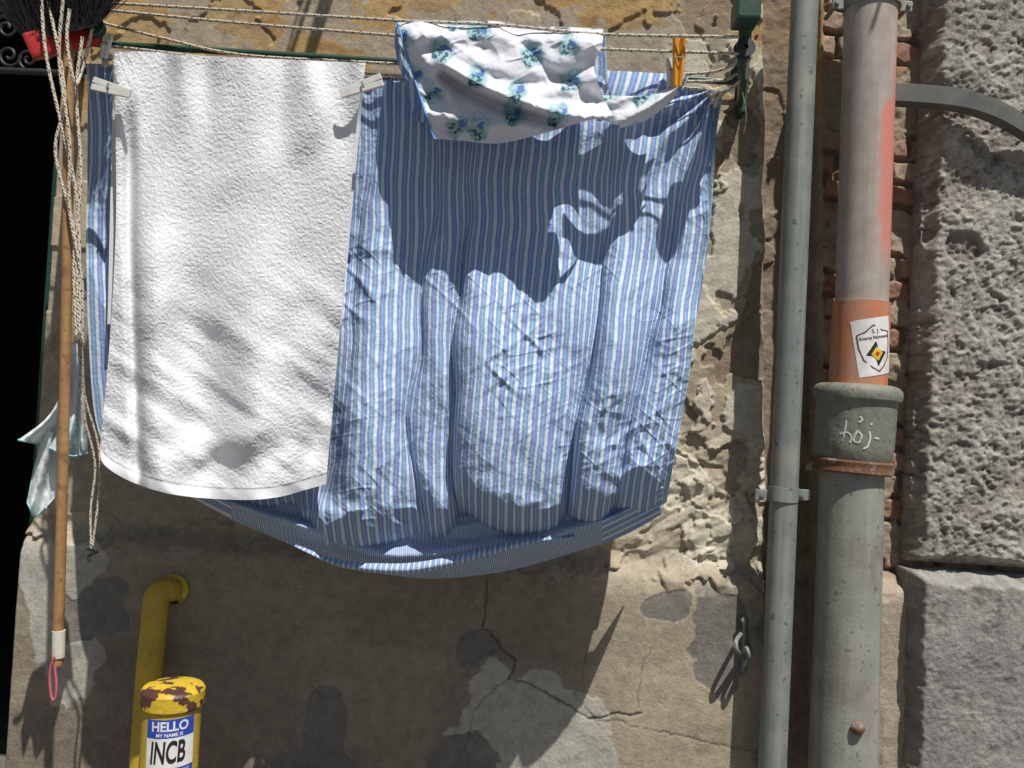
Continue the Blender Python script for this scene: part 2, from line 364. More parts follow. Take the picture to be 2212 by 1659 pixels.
def polyp(name,f,poly,mat,parent,rot=0):
    poly=np.array(poly);c,s=math.cos(rot),math.sin(rot); poly=np.stack([poly[:,0]*c-poly[:,1]*s,poly[:,0]*s+poly[:,1]*c],-1)
    cen=poly.mean(0); rr=np.stack([cen+(poly-cen)*k for k in np.linspace(0,1,6)],0)
    return grid(name,f(rr[...,0],rr[...,1]),mat,parent=parent,loop=True)
def stroke(name,f,poly,w,mat,parent,rot=0):
    c_=np.array(catmull([np.array(p) for p in poly],6)) if len(poly)>2 else np.array(poly,float)
    c,s=math.cos(rot),math.sin(rot); c_=np.stack([c_[:,0]*c-c_[:,1]*s,c_[:,0]*s+c_[:,1]*c],-1)
    t=np.gradient(c_,axis=0);t/=np.linalg.norm(t,axis=1)[:,None]+1e-9; nrm=np.stack([-t[:,1],t[:,0]],-1)*w/2
    g=np.stack([c_-nrm,c_+nrm],1); return grid(name,f(g[...,0],g[...,1]),mat,parent=parent)
def text(name,s,f,size,mat,parent,cx=0,cy=0,rot=0,bold=0,sx=1,shear=0):
    cu=bpy.data.curves.new(name,'FONT'); cu.body=s; cu.size=size; cu.align_x='CENTER'; cu.align_y='CENTER'; cu.offset=bold; cu.shear=shear
    o=bpy.data.objects.new(name,cu); scene.collection.objects.link(o); bpy.context.view_layer.update()
    me=bpy.data.meshes.new_from_object(o); bpy.data.objects.remove(o)
    n=len(me.vertices); co=np.zeros(n*3); me.vertices.foreach_get('co',co); co=co.reshape(-1,3); c,s_=math.cos(rot),math.sin(rot)
    x=co[:,0]*sx;yv=co[:,1]; p=f(cx+x*c-yv*s_,cy+x*s_+yv*c); me.vertices.foreach_set('co',p.reshape(-1)); me.update()
    me.materials.clear(); me.materials.append(mat); ob=bpy.data.objects.new(name,me); return link(ob,parent)
paper=simple("white_paper",(.78,.76,.74),.5,bs=.05); black=simple("black_ink",(.015,.015,.015),.5,bs=.05); maroon=simple("maroon_ink",(.12,.03,.03),.5,bs=.05)
yel=simple("yellow_ink",(.75,.5,.03),.5,bs=.05); blue=simple("blue_ink",(.02,.07,.45),.4,bs=.05); redi=simple("red_ink",(.5,.03,.02),.5,bs=.05)
sc=dpt(752); PH=.20; f1=wrapfn(sc,.0557,PH); f2=wrapfn(sc,.0563,PH); f3=wrapfn(sc,.0569,PH); f4=wrapfn(sc,.0575,PH)
sr=math.radians(11)
patch("sticker_paper",f1,.082,.112,paper,dp,0,0,sr)
sh=[(-.034,.026),(-.018,.030),(0,.042),(.018,.030),(.034,.026),(.034,0),(.028,-.024),(.013,-.040),(0,-.049),(-.013,-.040),(-.028,-.024),(-.034,0),(-.034,.026)]
for i in range(len(sh)-1): stroke("shield_outline_%d"%i,f2,[sh[i],sh[i+1]],.0026,maroon,dp,sr)
text("sticker_text_top","S. J.",f2,.011,black,dp,-.003,.030,sr); text("sticker_text_name","Aversa Normanna",f2,.0095,black,dp,-.002,.018,sr,bold=.0001,sx=.92)
loz=[(0,.010),(.022,-.014),(0,-.038),(-.022,-.014)]
polyp("mark_base",f2,loz,black,dp,sr)
polyp("mark_inner",f3,[(0,.000),(.013,-.014),(0,-.028),(-.013,-.014)],yel,dp,sr)
polyp("mark_centre",f4,[(0,-.009),(.005,-.014),(0,-.019),(-.005,-.014)],redi,dp,sr)
wp=simple("white_marker",(.62,.62,.58),.6,(.25,.25,.21),60,(.55,.65),bs=.05); fs=wrapfn(dpt(925),.0763,-.12)
for i,sk in enumerate([[(-.034,.015),(-.036,-.005),(-.040,-.026)],[(-.046,-.012),(-.032,-.008),(-.024,-.016),(-.026,-.028)],[(-.014,-.004),(-.006,-.012),(-.010,-.026),(-.020,-.022),(-.014,-.004)],[(-.012,.012),(-.006,.018),(-.010,.024)],[(.008,-.004),(.010,-.016),(.006,-.032),(-.002,-.038)],[(.010,.008),(.013,.012)],[(.018,-.016),(.028,-.017)]]):
    stroke("scrawl_%d"%i,fs,sk,.0036,wp,dp)
st=empty("steel_strap"); strapm=simple("grey_metal",(.10,.105,.10),.7,(.15,.14,.12),20,(.45,.65))
c=np.array(catmull([P(1915,200,-.075),P(1990,204,-.08),P(2080,214,-.09),P(2150,236,-.10),P(2215,272,-.10),P(2300,330,-.09)],8))
g=np.stack([c+[0,0,.021],c+[0,-.006,.018],c+[0,-.006,-.018],c+[0,0,-.021],c+[0,.02,-.021],c+[0,.02,.021]],1)
grid("strap_bar",g,strapm,parent=st,loop=True,smooth=False)
lb=empty("wall_bracket"); 
beam("back_plate",V(1607,1330,-.045),V(1604,1452,-.045),.016,.004,galv,lb)
tube("loop_a",[P(1600,1370,-.05),P(1590,1385,-.085),P(1592,1405,-.09),P(1602,1415,-.05)],.0045,galv,lb,8)
tube("loop_b",[P(1604,1415,-.05),P(1612,1400,-.085),P(1617,1420,-.09),P(1606,1440,-.05)],.0045,galv,lb,8)
for yy in (1340,1445): lathe("screw",[(0,.006),(.004,.005),(.005,0)],V(1606,yy,-.05),(0,-1,0),galv,lb,16)
# ============================================================ YELLOW PIPE + VENT POST
yellow=simple("yellow_paint",(.58,.38,.025),.5,(.42,.28,.04),9,(.5,.7),bd=.001,streak=(.48,.34,.08))
yellowr=simple("yellow_paint_flaking",(.62,.42,.03),.5,(.09,.035,.03),34,(.50,.53),bd=.002,bs=.6)
yp=empty("gas_pipe")
tube("riser",[P(300,1780,-.085),P(318,1500,-.085),P(334,1330,-.085),P(338,1292,-.083),P(350,1277,-.07),P(372,1272,-.045),P(378,1271,.02)],.0255,yellow,yp,32,10)
lathe("wall_rosette",[(0,.03),(.006,.032),(.012,.028),(.014,.02)],V(378,1272,-.035),(0,-1,0),yellowr,yp,32)
bo=empty("gas_vent_post"); bt=P(375,1482,-.48); RB=.0435
bb2=np.array([bt[0],bt[1],0.])
lathe("post_body",[(0,RB),(bt[2]-.022,RB)],bb2,(0,0,1),yellow,bo)
lathe("post_cap",[(bt[2]-.03,RB+.0002),(bt[2]-.026,RB+.004),(bt[2]-.004,RB+.004),(bt[2],RB+.001),(bt[2]+.003,RB*.7),(bt[2]+.004,.0001)],bb2,(0,0,1),yellowr,bo)
cz=bt-np.array([0,0,.078]); PB=.42; h1=wrapfn(cz,RB+.0008,PB); h2=wrapfn(cz,RB+.0014,PB); h3=wrapfn(cz,RB+.002,PB)
patch("sticker_blue",h1,.074,.084,blue,bo,0,0,.03); patch("sticker_white",h2,.074,.046,paper,bo,0,-.009,.03)
text("hello_text","HELLO",h2,.020,paper,bo,-.002,.031,.03,bold=.0006,sx=.92); text("name_text","MY NAME IS",h2,.0074,paper,bo,-.002,.0185,.03,bold=.0002)
text("tag_text","INCB",h3,.046,black,bo,-.004,-.009,.03,bold=.0012,sx=.50,shear=.12)
text("url_text","WWW.MONSANO-CARD.COM",h2,.005,paper,bo,-.004,-.037,.03)
# ============================================================ ROPE
m,nt,b=newmat("flecked_rope"); b.inputs['Roughness'].default_value=.9
uvn=N(nt,'ShaderNodeUVMap'); mp=N(nt,'ShaderNodeSeparateXYZ'); nt.links.new(uvn.outputs[0],mp.inputs[0])
def mth(op,a,bv=None,c=None):
    n=N(nt,'ShaderNodeMath',operation=op)
    for i,v in enumerate((a,bv,c)):
        if v is None: continue
        if isinstance(v,bpy.types.NodeSocket): nt.links.new(v,n.inputs[i])
        else: n.inputs[i].default_value=v
    return n.outputs[0]
u_,v_=mp.outputs[0],mp.outputs[1]
tw=mth('SINE',mth('ADD',mth('MULTIPLY',u_,900.),mth('MULTIPLY',v_,18.85)))
fl=mth('GREATER_THAN',mth('MULTIPLY',mth('SINE',mth('ADD',mth('MULTIPLY',u_,290.),mth('MULTIPLY',v_,6.283))),mth('SINE',mth('ADD',mth('MULTIPLY',v_,12.566),mth('MULTIPLY',u_,-70.)))),.66)
cc=mixc(nt,fl,(.58,.51,.40),(.04,.04,.04)); nt.links.new(cc,b.inputs['Base Color']); bump(nt,b,tw,.5,.0008)
rope=m
rk=empty("clothes_drying_rack")
YF=-.40
beam("right_arm",V(1598,205,.0),V(1612,38,YF),.022,.022,green,rk)
box("right_arm_end",V(1611,28,YF),(.040,.05,.040),green,rk,bev=.004)
beam("right_wall_plate",V(1608,165,-.012),V(1600,250,-.012),.045,.012,green,rk)
tube("right_brace",[P(1600,120,-.34),P(1602,170,-.26),P(1598,225,-.02)],.007,green,rk,10)
PU=[(-.008,.004),(-.008,.017),(-.004,.017),(0,.012),(.004,.017),(.008,.017),(.008,.004)]
for i,(qx,qy,qd) in enumerate([(1608,105,-.36),(1600,158,-.25)]): lathe("pulley_%d"%i,PU,V(qx,qy,qd),(.2,-1,.1),iron,rk,28)
beam("left_arm",V(172,165,.0),V(128,-25,YF),.022,.022,green,rk)
tube("left_hook",[P(165,120,-.26),P(160,150,-.24),P(178,158,-.24),P(200,140,-.24)],.005,green,rk,8)
for i,(qx,qy,qd) in enumerate([(205,58,-.36),(160,60,-.34)]): lathe("left_pulley_%d"%i,PU,V(qx,qy,qd),(.2,-1,.1),green,rk,28)
tube("rail_bar",[P(165,92,-.205),P(1605,178,-.205)],.0065,green,rk,n=1)
rr=.0029
def rp(name,*a,r=rr,parent=rk): return tube(name,[P(*q) for q in a],r,rope,parent,8,14)
YLS=-.25
rp("line_front",(120,0,-.24),(500,22,-.27),(870,45,-.33),(1080,54,-.36),(1300,74,-.37),(1596,80,YF+.01))
rp("line_second",(215,20,-.22),(500,48,-.25),(870,78,-.31),(1080,92,-.335),(1300,106,-.35),(1596,116,-.36))
rp("line_third",(205,45,-.22),(350,82,-.24),(520,118,-.26),(800,135,-.27),(1300,160,-.28),(1480,160,-.29),(1560,150,-.30),(1622,118,-.33))
rp("line_sheet",(185,140,YLS),(800,165,YLS),(1200,180,YLS),(1480,190,YLS),(1560,200,YLS),(1600,170,-.27),(1622,120,-.32))
rp("line_back",(240,100,-.26),(800,160,-.26),(1480,176,-.26),(1600,160,-.26))
rp("loop_top",(130,-20,-.33),(170,30,-.33),(225,90,-.32),(240,105,-.31))
def knot(px_,py_,y_,parent,r=.011):
    c=P(px_,py_,y_)
    pts_=[c+r*np.array([math.sin(t)+.6*math.sin(2*t),.7*math.sin(3*t),math.cos(t)-.8*math.cos(2*t)])*.6 for t in np.linspace(0,2*np.pi,18)]
    tube("knot",pts_,.0036,rope,parent,8,3)
knot(228,128,-.30,rk); knot(1540,208,-.275,rk); knot(1545,212,-.275,rk,.014)
tube("rope_tail",[P(1604,200,-.25),P(1612,250,-.23),P(1606,290,-.21)],.0012,rope,rk,6)
hr=empty("hanging_rope")
rp("strand_a",(88,-20,-.40),(100,120,-.40),(135,280,-.39),(165,420,-.38),(172,560,-.38),(172,720,-.38),parent=hr)
rp("strand_b",(138,-20,-.42),(128,130,-.41),(150,300,-.40),(150,450,-.39),(176,600,-.38),(178,740,-.37),parent=hr)
rp("strand_c",(178,80,-.38),(165,200,-.38),(175,380,-.38),(160,560,-.38),(165,725,-.38),parent=hr)
rp("strand_d",(100,-20,-.39),(140,200,-.39),(120,330,-.39),(160,500,-.38),(170,700,-.38),parent=hr)
rp("strand_e",(150,20,-.41),(145,90,-.41),(162,180,-.40),(180,140,-.36),(200,60,-.37),parent=hr)
rp("lower_a",(176,745,-.34),(182,850,-.32),(212,960,-.30),(215,1050,-.30),(200,1180,-.30),parent=hr,r=.0022)
rp("lower_b",(170,740,-.34),(178,880,-.32),(205,1000,-.30),(196,1100,-.30),(197,1185,-.30),parent=hr,r=.0022)
bt_=simple("black_twine",(.02,.02,.02),.8)
tube("twine_end",[P(188,1185,-.30),P(210,1190,-.30),P(192,1200,-.30),P(196,1215,-.30)],.003,bt_,hr,8)
# ============================================================ FABRICS
def fabric(name,kind):
    m,nt,b=newmat(name); b.inputs['Roughness'].default_value=1; b.inputs['Specular IOR Level'].default_value=.05
    uvn=N(nt,'ShaderNodeUVMap'); uv=uvn.outputs[0]
    if kind=='stripe':
        sp=N(nt,'ShaderNodeSeparateXYZ'); nt.links.new(uv,sp.inputs[0])
        wn=noise(nt,14,3,vec=uv)
        a=N(nt,'ShaderNodeMath',operation='MULTIPLY_ADD'); nt.links.new(wn,a.inputs[0]); a.inputs[1].default_value=.008; nt.links.new(sp.outputs[0],a.inputs[2])
        d=N(nt,'ShaderNodeMath',operation='DIVIDE'); nt.links.new(a.outputs[0],d.inputs[0]); d.inputs[1].default_value=.032
        fr=N(nt,'ShaderNodeMath',operation='FRACT'); nt.links.new(d.outputs[0],fr.inputs[0])
        W=(.66,.72,.79); Bp=(.23,.32,.60); Bt=(.23,.37,.58)
        c=ramp(nt,fr.outputs[0],[(0,W),(.13,Bp),(.27,(.36,.44,.67)),(.33,Bp),(.47,W),(.60,Bt),(.74,(.38,.50,.67)),(.80,Bt),(.94,W)],'CONSTANT')
        nt.links.new(c,b.inputs['Base Color'])
        mp=N(nt,'ShaderNodeMapping'); mp.inputs['Scale'].default_value=(220,130,1); nt.links.new(uv,mp.inputs[0])
        p=bump(nt,b,noise(nt,1,4,vec=mp.outputs[0]),.5,.003)
        bump(nt,b,noise(nt,50,5,vec=uv,rough=.6),.4,.006,p)
    elif kind=='terry':
        c=mixc(nt,ramp(nt,noise(nt,600,3,vec=uv),[(.3,0.),(.6,1.)]),(.69,.69,.72),(.83,.83,.85)); nt.links.new(c,b.inputs['Base Color'])
        p=bump(nt,b,noise(nt,480,3,vec=uv,rough=.7),.45,.0018); bump(nt,b,noise(nt,260,4,vec=uv,rough=.6),.25,.0015,p)
    elif kind=='floral':
        nzn=N(nt,'ShaderNodeTexNoise'); nzn.inputs['Scale'].default_value=45; nzn.inputs['Detail'].default_value=4; nt.links.new(uv,nzn.inputs['Vector'])
        add=N(nt,'ShaderNodeVectorMath',operation='MULTIPLY_ADD'); nt.links.new(nzn.outputs['Color'],add.inputs[0]); add.inputs[1].default_value=(.038,.038,0); nt.links.new(uv,add.inputs[2])
        def vor(off,thr,scale=13.5):
            o=N(nt,'ShaderNodeVectorMath',operation='ADD'); nt.links.new(add.outputs[0],o.inputs[0]); o.inputs[1].default_value=off
            v=N(nt,'ShaderNodeTexVoronoi'); v.voronoi_dimensions='2D'; v.inputs['Scale'].default_value=scale; v.inputs['Randomness'].default_value=.75; nt.links.new(o.outputs[0],v.inputs['Vector'])
            return ramp(nt,v.outputs['Distance'],[(0,1.),(thr*.7,1.),(thr,0.)])
        base=(.72,.72,.78)
        wash=mixc(nt,ramp(nt,noise(nt,60,3,vec=uv),[(.4,0.),(.6,1.)]),(.27,.44,.47),(.50,.63,.67))
        c=mixc(nt,vor((0,0,0),.34),base,wash)
        dark=mixc(nt,ramp(nt,noise(nt,120,2,vec=uv),[(.48,0.),(.53,1.)]),wash,(.06,.14,.18))
        c=mixc(nt,vor((.005,-.009,0),.20),c,dark)
        c=mixc(nt,vor((-.006,.004,0),.11),c,(.12,.22,.48)); nt.links.new(c,b.inputs['Base Color'])
        bump(nt,b,noise(nt,55,5,vec=uv),.45,.006)
    elif kind=='thin':
        c=mixc(nt,ramp(nt,noise(nt,18,3,vec=uv),[(.55,0.),(.62,1.)]),(.74,.77,.78),(.50,.70,.72)); nt.links.new(c,b.inputs['Base Color']); bump(nt,b,noise(nt,60,4,vec=uv),.5,.004)
    elif kind=='blue':
        b.inputs['Base Color'].default_value=(.18,.36,.68,1); bump(nt,b,noise(nt,200,2,vec=uv),.3,.001)
    if kind in('stripe','floral','thin'):
        tr=N(nt,'ShaderNodeBsdfTranslucent'); src=b.inputs['Base Color'].links[0].from_socket; nt.links.new(src,tr.inputs[0])
        mx=N(nt,'ShaderNodeMixShader'); mx.inputs[0].default_value=.10; nt.links.new(b.outputs[0],mx.inputs[1]); nt.links.new(tr.outputs[0],mx.inputs[2])
        nt.links.new(mx.outputs[0],nt.nodes['Material Output'].inputs[0])
    return m
stripe=fabric("striped_cotton",'stripe'); terry=fabric("terry_cloth",'terry'); floral=fabric("floral_cotton",'floral'); thin=fabric("thin_cotton",'thin'); bluet=fabric("blue_piping",'blue')
PXM=.00085
bs=empty("bed_sheet")
Tt=[(186,138),(245,142),(500,158),(800,172),(900,176),(1250,184),(1480,190),(1562,200)]
Lf=[(186,138),(196,300),(186,480),(190,700),(205,900),(240,1000)]
Rg=[(1562,200),(1540,330),(1528,400),(1530,500),(1508,640),(1490,800),(1462,960),(1440,1085)]
Bt=[(240,1000),(400,1065),(560,1112),(640,1118),(668,1172),(725,1195),(800,1196),(880,1188),(950,1180),(980,1160),(1003,1112),(1050,1140),(1120,1166),(1200,1168),(1232,1128),(1290,1152),(1340,1120),(1400,1112),(1440,1085)]
qx,qy,s,t=coons(Tt,Bt,Lf,Rg,640,820)
YS=-.25
paths=[lambda y:np.full_like(y,180.),
 lambda y:np.interp(y,[140,600,1100],[232,232,260]),
 lambda y:np.interp(y,[140,600,1100],[520,500,470]),
 lambda y:np.interp(y,[140,250,600,1000,1200],[812,800,768,725,640]),
 lambda y:np.interp(y,[140,250,450,650,900,1200],[925,938,935,905,880,930]),
 lambda y:np.interp(y,[140,450,700,1000,1200],[1015,1003,985,988,1003]),
 lambda y:np.interp(y,[140,400,600,800,1000,1200],[1330,1318,1290,1262,1240,1224]),
 lambda y:np.interp(y,[200,330,600,850,1000,1200],[1535,1500,1432,1372,1345,1300]),
 lambda y:np.interp(y,[200,500,800,1110],[1570,1534,1494,1440])]
av=[lambda y:.02+0*y, lambda y:.02+0*y, lambda y:.02+0*y,
    lambda y:np.interp(y,[140,400,700,950,1200],[.03,.035,.030,.045,.045]),
    lambda y:np.interp(y,[140,400,700,950,1200],[.03,.030,.028,.016,.030]),
    lambda y:np.interp(y,[140,400,700,950,1200],[.04,.045,.070,.072,.065]),
    lambda y:np.interp(y,[140,400,700,950,1200],[.03,.030,.055,.062,.045]),
    lambda y:np.interp(y,[140,400,700,950,1200],[.03,.035,.050,.035,.05])]
wx=qx+(fbm(qx/90,qy/190,2,7)-.5)*44
disp=np.zeros_like(qx); ucomp=np.zeros_like(qx)
pv=[p(qy) for p in paths]
lean=[.62,.62,.62,.8,.6,.5,.62,.75]
for i in range(len(av)):
    a,b_=pv[i],pv[i+1]; q=np.clip((wx-a)/(b_-a+1e-6),0,1)
    lobe=np.sin(np.pi*q**lean[i]); lobe=np.clip(lobe,0,1)**.9
    disp=np.where((wx>=a)&(wx<b_),av[i](qy)*lobe,disp)
for p_ in pv[3:8]: ucomp+=20*np.tanh((wx-p_)/12)
fade=ss(220,760,qy)*.90+.10
disp=disp*fade
rot=lambda a:(qx*math.cos(a)+qy*math.sin(a),-qx*math.sin(a)+qy*math.cos(a))
a1,b1=rot(-.6); a2,b2=rot(.75); a3,b3=rot(-.25); a4,b4=rot(1.05)
disp+=.024*(fbm(qx/110,qy/520,2,17)-.5)*ss(140,300,qy)*2
disp+=.013*(fbm(a4/330,b4/95,2,18)-.5)*2*ss(420,760,qy)*ss(760,900,qx)
disp+=.050*np.sin(np.pi*np.clip((qy-560)/760,0,1))
kt=np.clip((t-.90)/.10,0,1); disp-=.14*(1-np.sqrt(np.clip(1-kt**2,0,1)))
crum=.25+.9*ss(.4,.62,fbm(qx/190,qy/190,2,23))
crum*=(.35+.65*ss(350,700,qy))
hot=np.exp(-((qx-1345)/75)**2-((qy-1000)/140)**2)+.8*np.exp(-((qx-830)/190)**2-((qy-1110)/60)**2)+.6*np.exp(-((qx-1120)/130)**2-((qy-1105)/55)**2)+.5*ss(1480,1540,qx)
def crease(A,B,l,w,seed): return np.clip(ridged(A/l,B/w,1,seed)-.72,0,1)/.28
disp+=.0036*crum*(crease(a1,b1,210,60,31)+crease(a2,b2,190,54,41)+.8*crease(a3,b3,140,70,45)+.4*crease(a4,b4,170,50,47))
disp+=.0014*crum*(crease(a1,b1,90,24,131)+crease(a2,b2,80,22,141)+crease(a3,b3,60,24,145))
disp+=.032*np.clip(hot,0,1)*(ridged(qx/58,qy/70,2,51)-.5)
disp+=.0018*(fbm(qx/18,qy/30,3,61)-.5)*2
ang=np.arctan2(qx-1550,qy-190); rad=np.hypot(qx-1550,qy-190)
disp+=.018*np.sin(ang*15+2*fbm(qx/90,qy/90,2,71))*np.exp(-(rad/230)**2)*ss(0,60,rad)
disp+=.005*np.sin(qx/11+3*fbm(qx/60,qy/200,2,73))*ss(320,160,qy)
k_=ss(760,690,qx)*ss(1120,1060,qy); disp=disp*(1-k_)+np.minimum(disp,.012)*k_
uv=np.stack([(s*1400+ucomp)*PXM,qy*PXM],-1)
grid("front_panel",P(qx,qy,YS-disp),stripe,uv=uv,parent=bs)
Tb=[(240,940),(430,1000),(700,1040),(950,1050),(1200,1040),(1438,960)]
Bb=[(240,985),(420,1078),(500,1122),(600,1165),(720,1216),(850,1243),(960,1249),(1100,1232),(1230,1196),(1340,1160),(1428,1112)]
bx,by,s2,t2=coons(Tb,Bb,[(240,940),(240,985)],[(1438,960),(1428,1112)],200,640)
dd=.050*np.sin(np.pi*np.clip(t2,0,1)**1.5)*ss(0,.25,s2)
dd+=.016*np.sin((t2*5.5+1.6*fbm(bx/160,by/200,2,80))*np.pi)*ss(.35,.6,t2)
dd+=.014*(fbm(bx/70,by/24,3,81)-.5)
dd-=.07*ss(.88,1,t2)**2
uvb=np.stack([(bx*.62-by*1.25*np.clip((900-bx)/400,-1,1)+30*t2)*PXM,by*PXM],-1)
grid("belly_panel",P(bx,by,YS+.030-dd),stripe,uv=uvb,parent=bs)
hem=[(640,1178),(720,1213),(800,1226),(880,1228),(960,1216),(1050,1192),(1150,1168),(1240,1158)]
hc=np.array([P(a_,b_,-.268-.02*math.sin(i/7*math.pi)) for i,(a_,b_) in enumerate(hem)]); hc=np.array(catmull(list(hc),12))
k=np.linspace(0,1,len(hc)); wd=.010*np.sin(np.pi*np.clip(k,.02,.98))**.6; n_=10; al=np.linspace(-1,1,n_)
hp=np.stack([hc[:,None,0]+0*al,hc[:,None,1]-.012*(1-al[None]**2),hc[:,None,2]+al[None]*wd[:,None]],-1)
L_=np.r_[0,np.cumsum(np.linalg.norm(np.diff(hc,axis=0),axis=1))]
grid("folded_hem",hp,stripe,uv=np.stack(np.broadcast_arrays(L_[:,None]*1.6,al[None]*.02),-1),parent=bs)
bx,by,s2,t2=coons([(190,138),(1555,198)],[(230,940),(1425,1020)],[(190,138),(192,500),(230,940)],[(1555,198),(1520,600),(1425,1020)],120,200)
dd=.02*(fbm(bx/60,by/500,3,91)-.5)
grid("rear_panel",P(bx,by,YS+.05*ss(0,.3,t2)+.004-dd),stripe,uv=np.stack([bx*PXM,by*PXM],-1),parent=bs)
# ---- towel
tw_=empty("bath_towel"); YT=-.330
Tt=[(246,112),(330,112),(430,122),(520,124),(650,130),(790,136)]
Lf=[(246,112),(250,300),(250,500),(236,750),(216,968)]
Rg=[(790,136),(776,220),(765,330),(752,500),(730,760),(704,1046)]
Bt=[(216,968),(222,1000),(262,1030),(325,1056),(400,1072),(520,1080),(600,1074),(660,1058),(704,1046)]
qx,qy,s,t=coons(Tt,Bt,Lf,Rg,720,440)
d=-.022*np.exp(-((qx-np.interp(qy,[110,500,1060],[280,280,300]))/13)**2)*ss(150,350,qy)
d+=.035*np.exp(-((qx-np.interp(qy,[110,600,1060],[345,330,345]))/50)**2)*ss(200,700,qy)
d+=-.022*np.exp(-((qx-np.interp(qy,[400,1060],[410,450]))/50)**2)*ss(400,900,qy)
d+=.038*np.exp(-((qx-np.interp(qy,[400,1060],[540,560]))/60)**2)*ss(350,950,qy)
d+=-.026*np.exp(-((qx+.25*(qy-1000)-675)/32)**2)*ss(450,950,qy)
d+=.010*np.sin(qx/21+4*fbm(qx/120,qy/300,2,5))*ss(420,140,qy)
d+=.026*(fbm(qx/130+qy/400,qy/190,2,15)-.5)
d+=.018*(fbm((qx*.8+qy*.6)/160,(-qx*.6+qy*.8)/45,2,19)-.5)*ss(500,850,qy)
d+=.015*np.sin((qx*.55+qy*.84)/28+3*fbm(qx/90,qy/90,2,27))*np.exp(-((qx-500)/140)**2-((qy-980)/55)**2)
hem=ss(26,22,(1-t)*940)
d+=(.0008*(fbm(qx/4.0,qy/4.0,2,25)-.5)*2+.0006*(fbm(qx/10,qy/8,2,29)-.5))*(1-hem)-.0012*hem
uv=np.stack([s*545*PXM,t*940*PXM],-1)
grid("front_half",P(qx,qy,YT-.012-d),terry,uv=uv,parent=tw_)
bx2,by2,s2,t2=coons([(246,112),(790,136)],[(232,700),(738,700)],[(246,112),(232,700)],[(790,136),(738,700)],80,60)
grid("back_half",P(bx2,by2,YT+.004+.025*ss(0,.25,t2)),terry,uv=np.stack([s2*.46,t2*.5],-1),parent=tw_)
# ---- floral pillowcase
fp=empty("floral_pillowcase")
def YPf(x): return np.interp(x,[858,960,1100,1340],[-.34,-.355,-.382,-.395])
Tt=[(858,46),(960,44),(1080,46),(1140,56),(1220,58),(1303,62)]
Lf=[(858,46),(880,120),(905,200),(938,300)]
Rg=[(1303,62),(1300,100),(1284,145),(1306,215),(1340,276)]
Bt=[(938,300),(1000,304),(1075,310),(1160,292),(1230,272),(1282,258),(1310,262),(1340,276)]
qx,qy,s,t=coons(Tt,Bt,Lf,Rg,280,440)
sag=lambda x0,y0,x1,y1,h:polydist(qx,qy,[(x0+(x1-x0)*k,y0+(y1-y0)*k+h*4*k*(1-k)) for k in np.linspace(0,1,12)])
d=-.040*np.exp(-(sag(960,165,1340,276,34)/14)**2)+.036*np.exp(-(sag(955,135,1330,250,36)/20)**2)
d+=.026*np.exp(-(sag(900,60,1300,150,80)/26)**2)-.026*np.exp(-(sag(940,100,1290,140,62)/18)**2)
d+=.022*np.exp(-(sag(920,245,1290,258,18)/20)**2)
d+=.016*np.exp(-(polydist(qx,qy,[(870,60),(960,190),(985,230)])/14)**2)
d+=-.018*np.exp(-(polydist(qx,qy,[(1100,60),(1180,150),(1290,215)])/14)**2)
d+=.014*(fbm(qx/70,qy/50,2,35)-.5)*2+.003*crease(qx*.7+qy*.7,-qx*.7+qy*.7,90,30,37)+.0025*crease(qx*.9-qy*.4,qx*.4+qy*.9,70,22,38)
d+=.03*ss(0,.15,t)-.03
uvf=np.stack([qx*PXM,qy*PXM],-1)
FP=P(qx,qy,YPf(qx)-d); grid("front_fold",FP,floral,uv=uvf,parent=fp)
e=FP[:,0]; tube("piping",list(e[::20])+[e[-1]],.0022,bluet,fp,8,3)
bx,by,s2,t2=coons([(854,52),(1308,68)],[(900,262),(1100,285),(1318,250)],[(854,52),(856,120),(900,262)],[(1308,68),(1312,150),(1318,250)],90,120)
grid("rear_fold",P(bx,by,YPf(bx)+.045+.020*s2+.008*np.sin(bx/20)),stripe,uv=np.stack([bx*PXM*.8,by*PXM],-1),parent=fp)
bx,by,s2,t2=coons([(1270,152),(1350,154),(1452,160)],[(1290,262),(1380,250),(1462,204)],[(1270,152),(1290,262)],[(1452,160),(1462,204)],70,160)
grid("striped_flap",P(bx,by,-.308-.008*np.sin(bx/22+by/30)-.016*np.sin(np.pi*t2)),stripe,uv=np.stack([(bx+.3*by)*PXM*.8,by*PXM],-1),parent=fp)
bx,by,s2,t2=coons([(1290,205),(1380,206),(1450,188),(1478,158)],[(1340,277),(1395,260),(1450,218),(1488,170)],[(1290,205),(1340,277)],[(1478,158),(1488,170)],60,160)
dd=.018*np.sin(np.pi*t2)+.008*np.sin(t2*9+s2*5)+.006*(fbm(bx/30,by/14,3,39)-.5)
grid("twisted_tail",P(bx,by,-.350+.01*s2-dd),floral,uv=np.stack([bx*PXM+.31,by*PXM],-1),parent=fp)
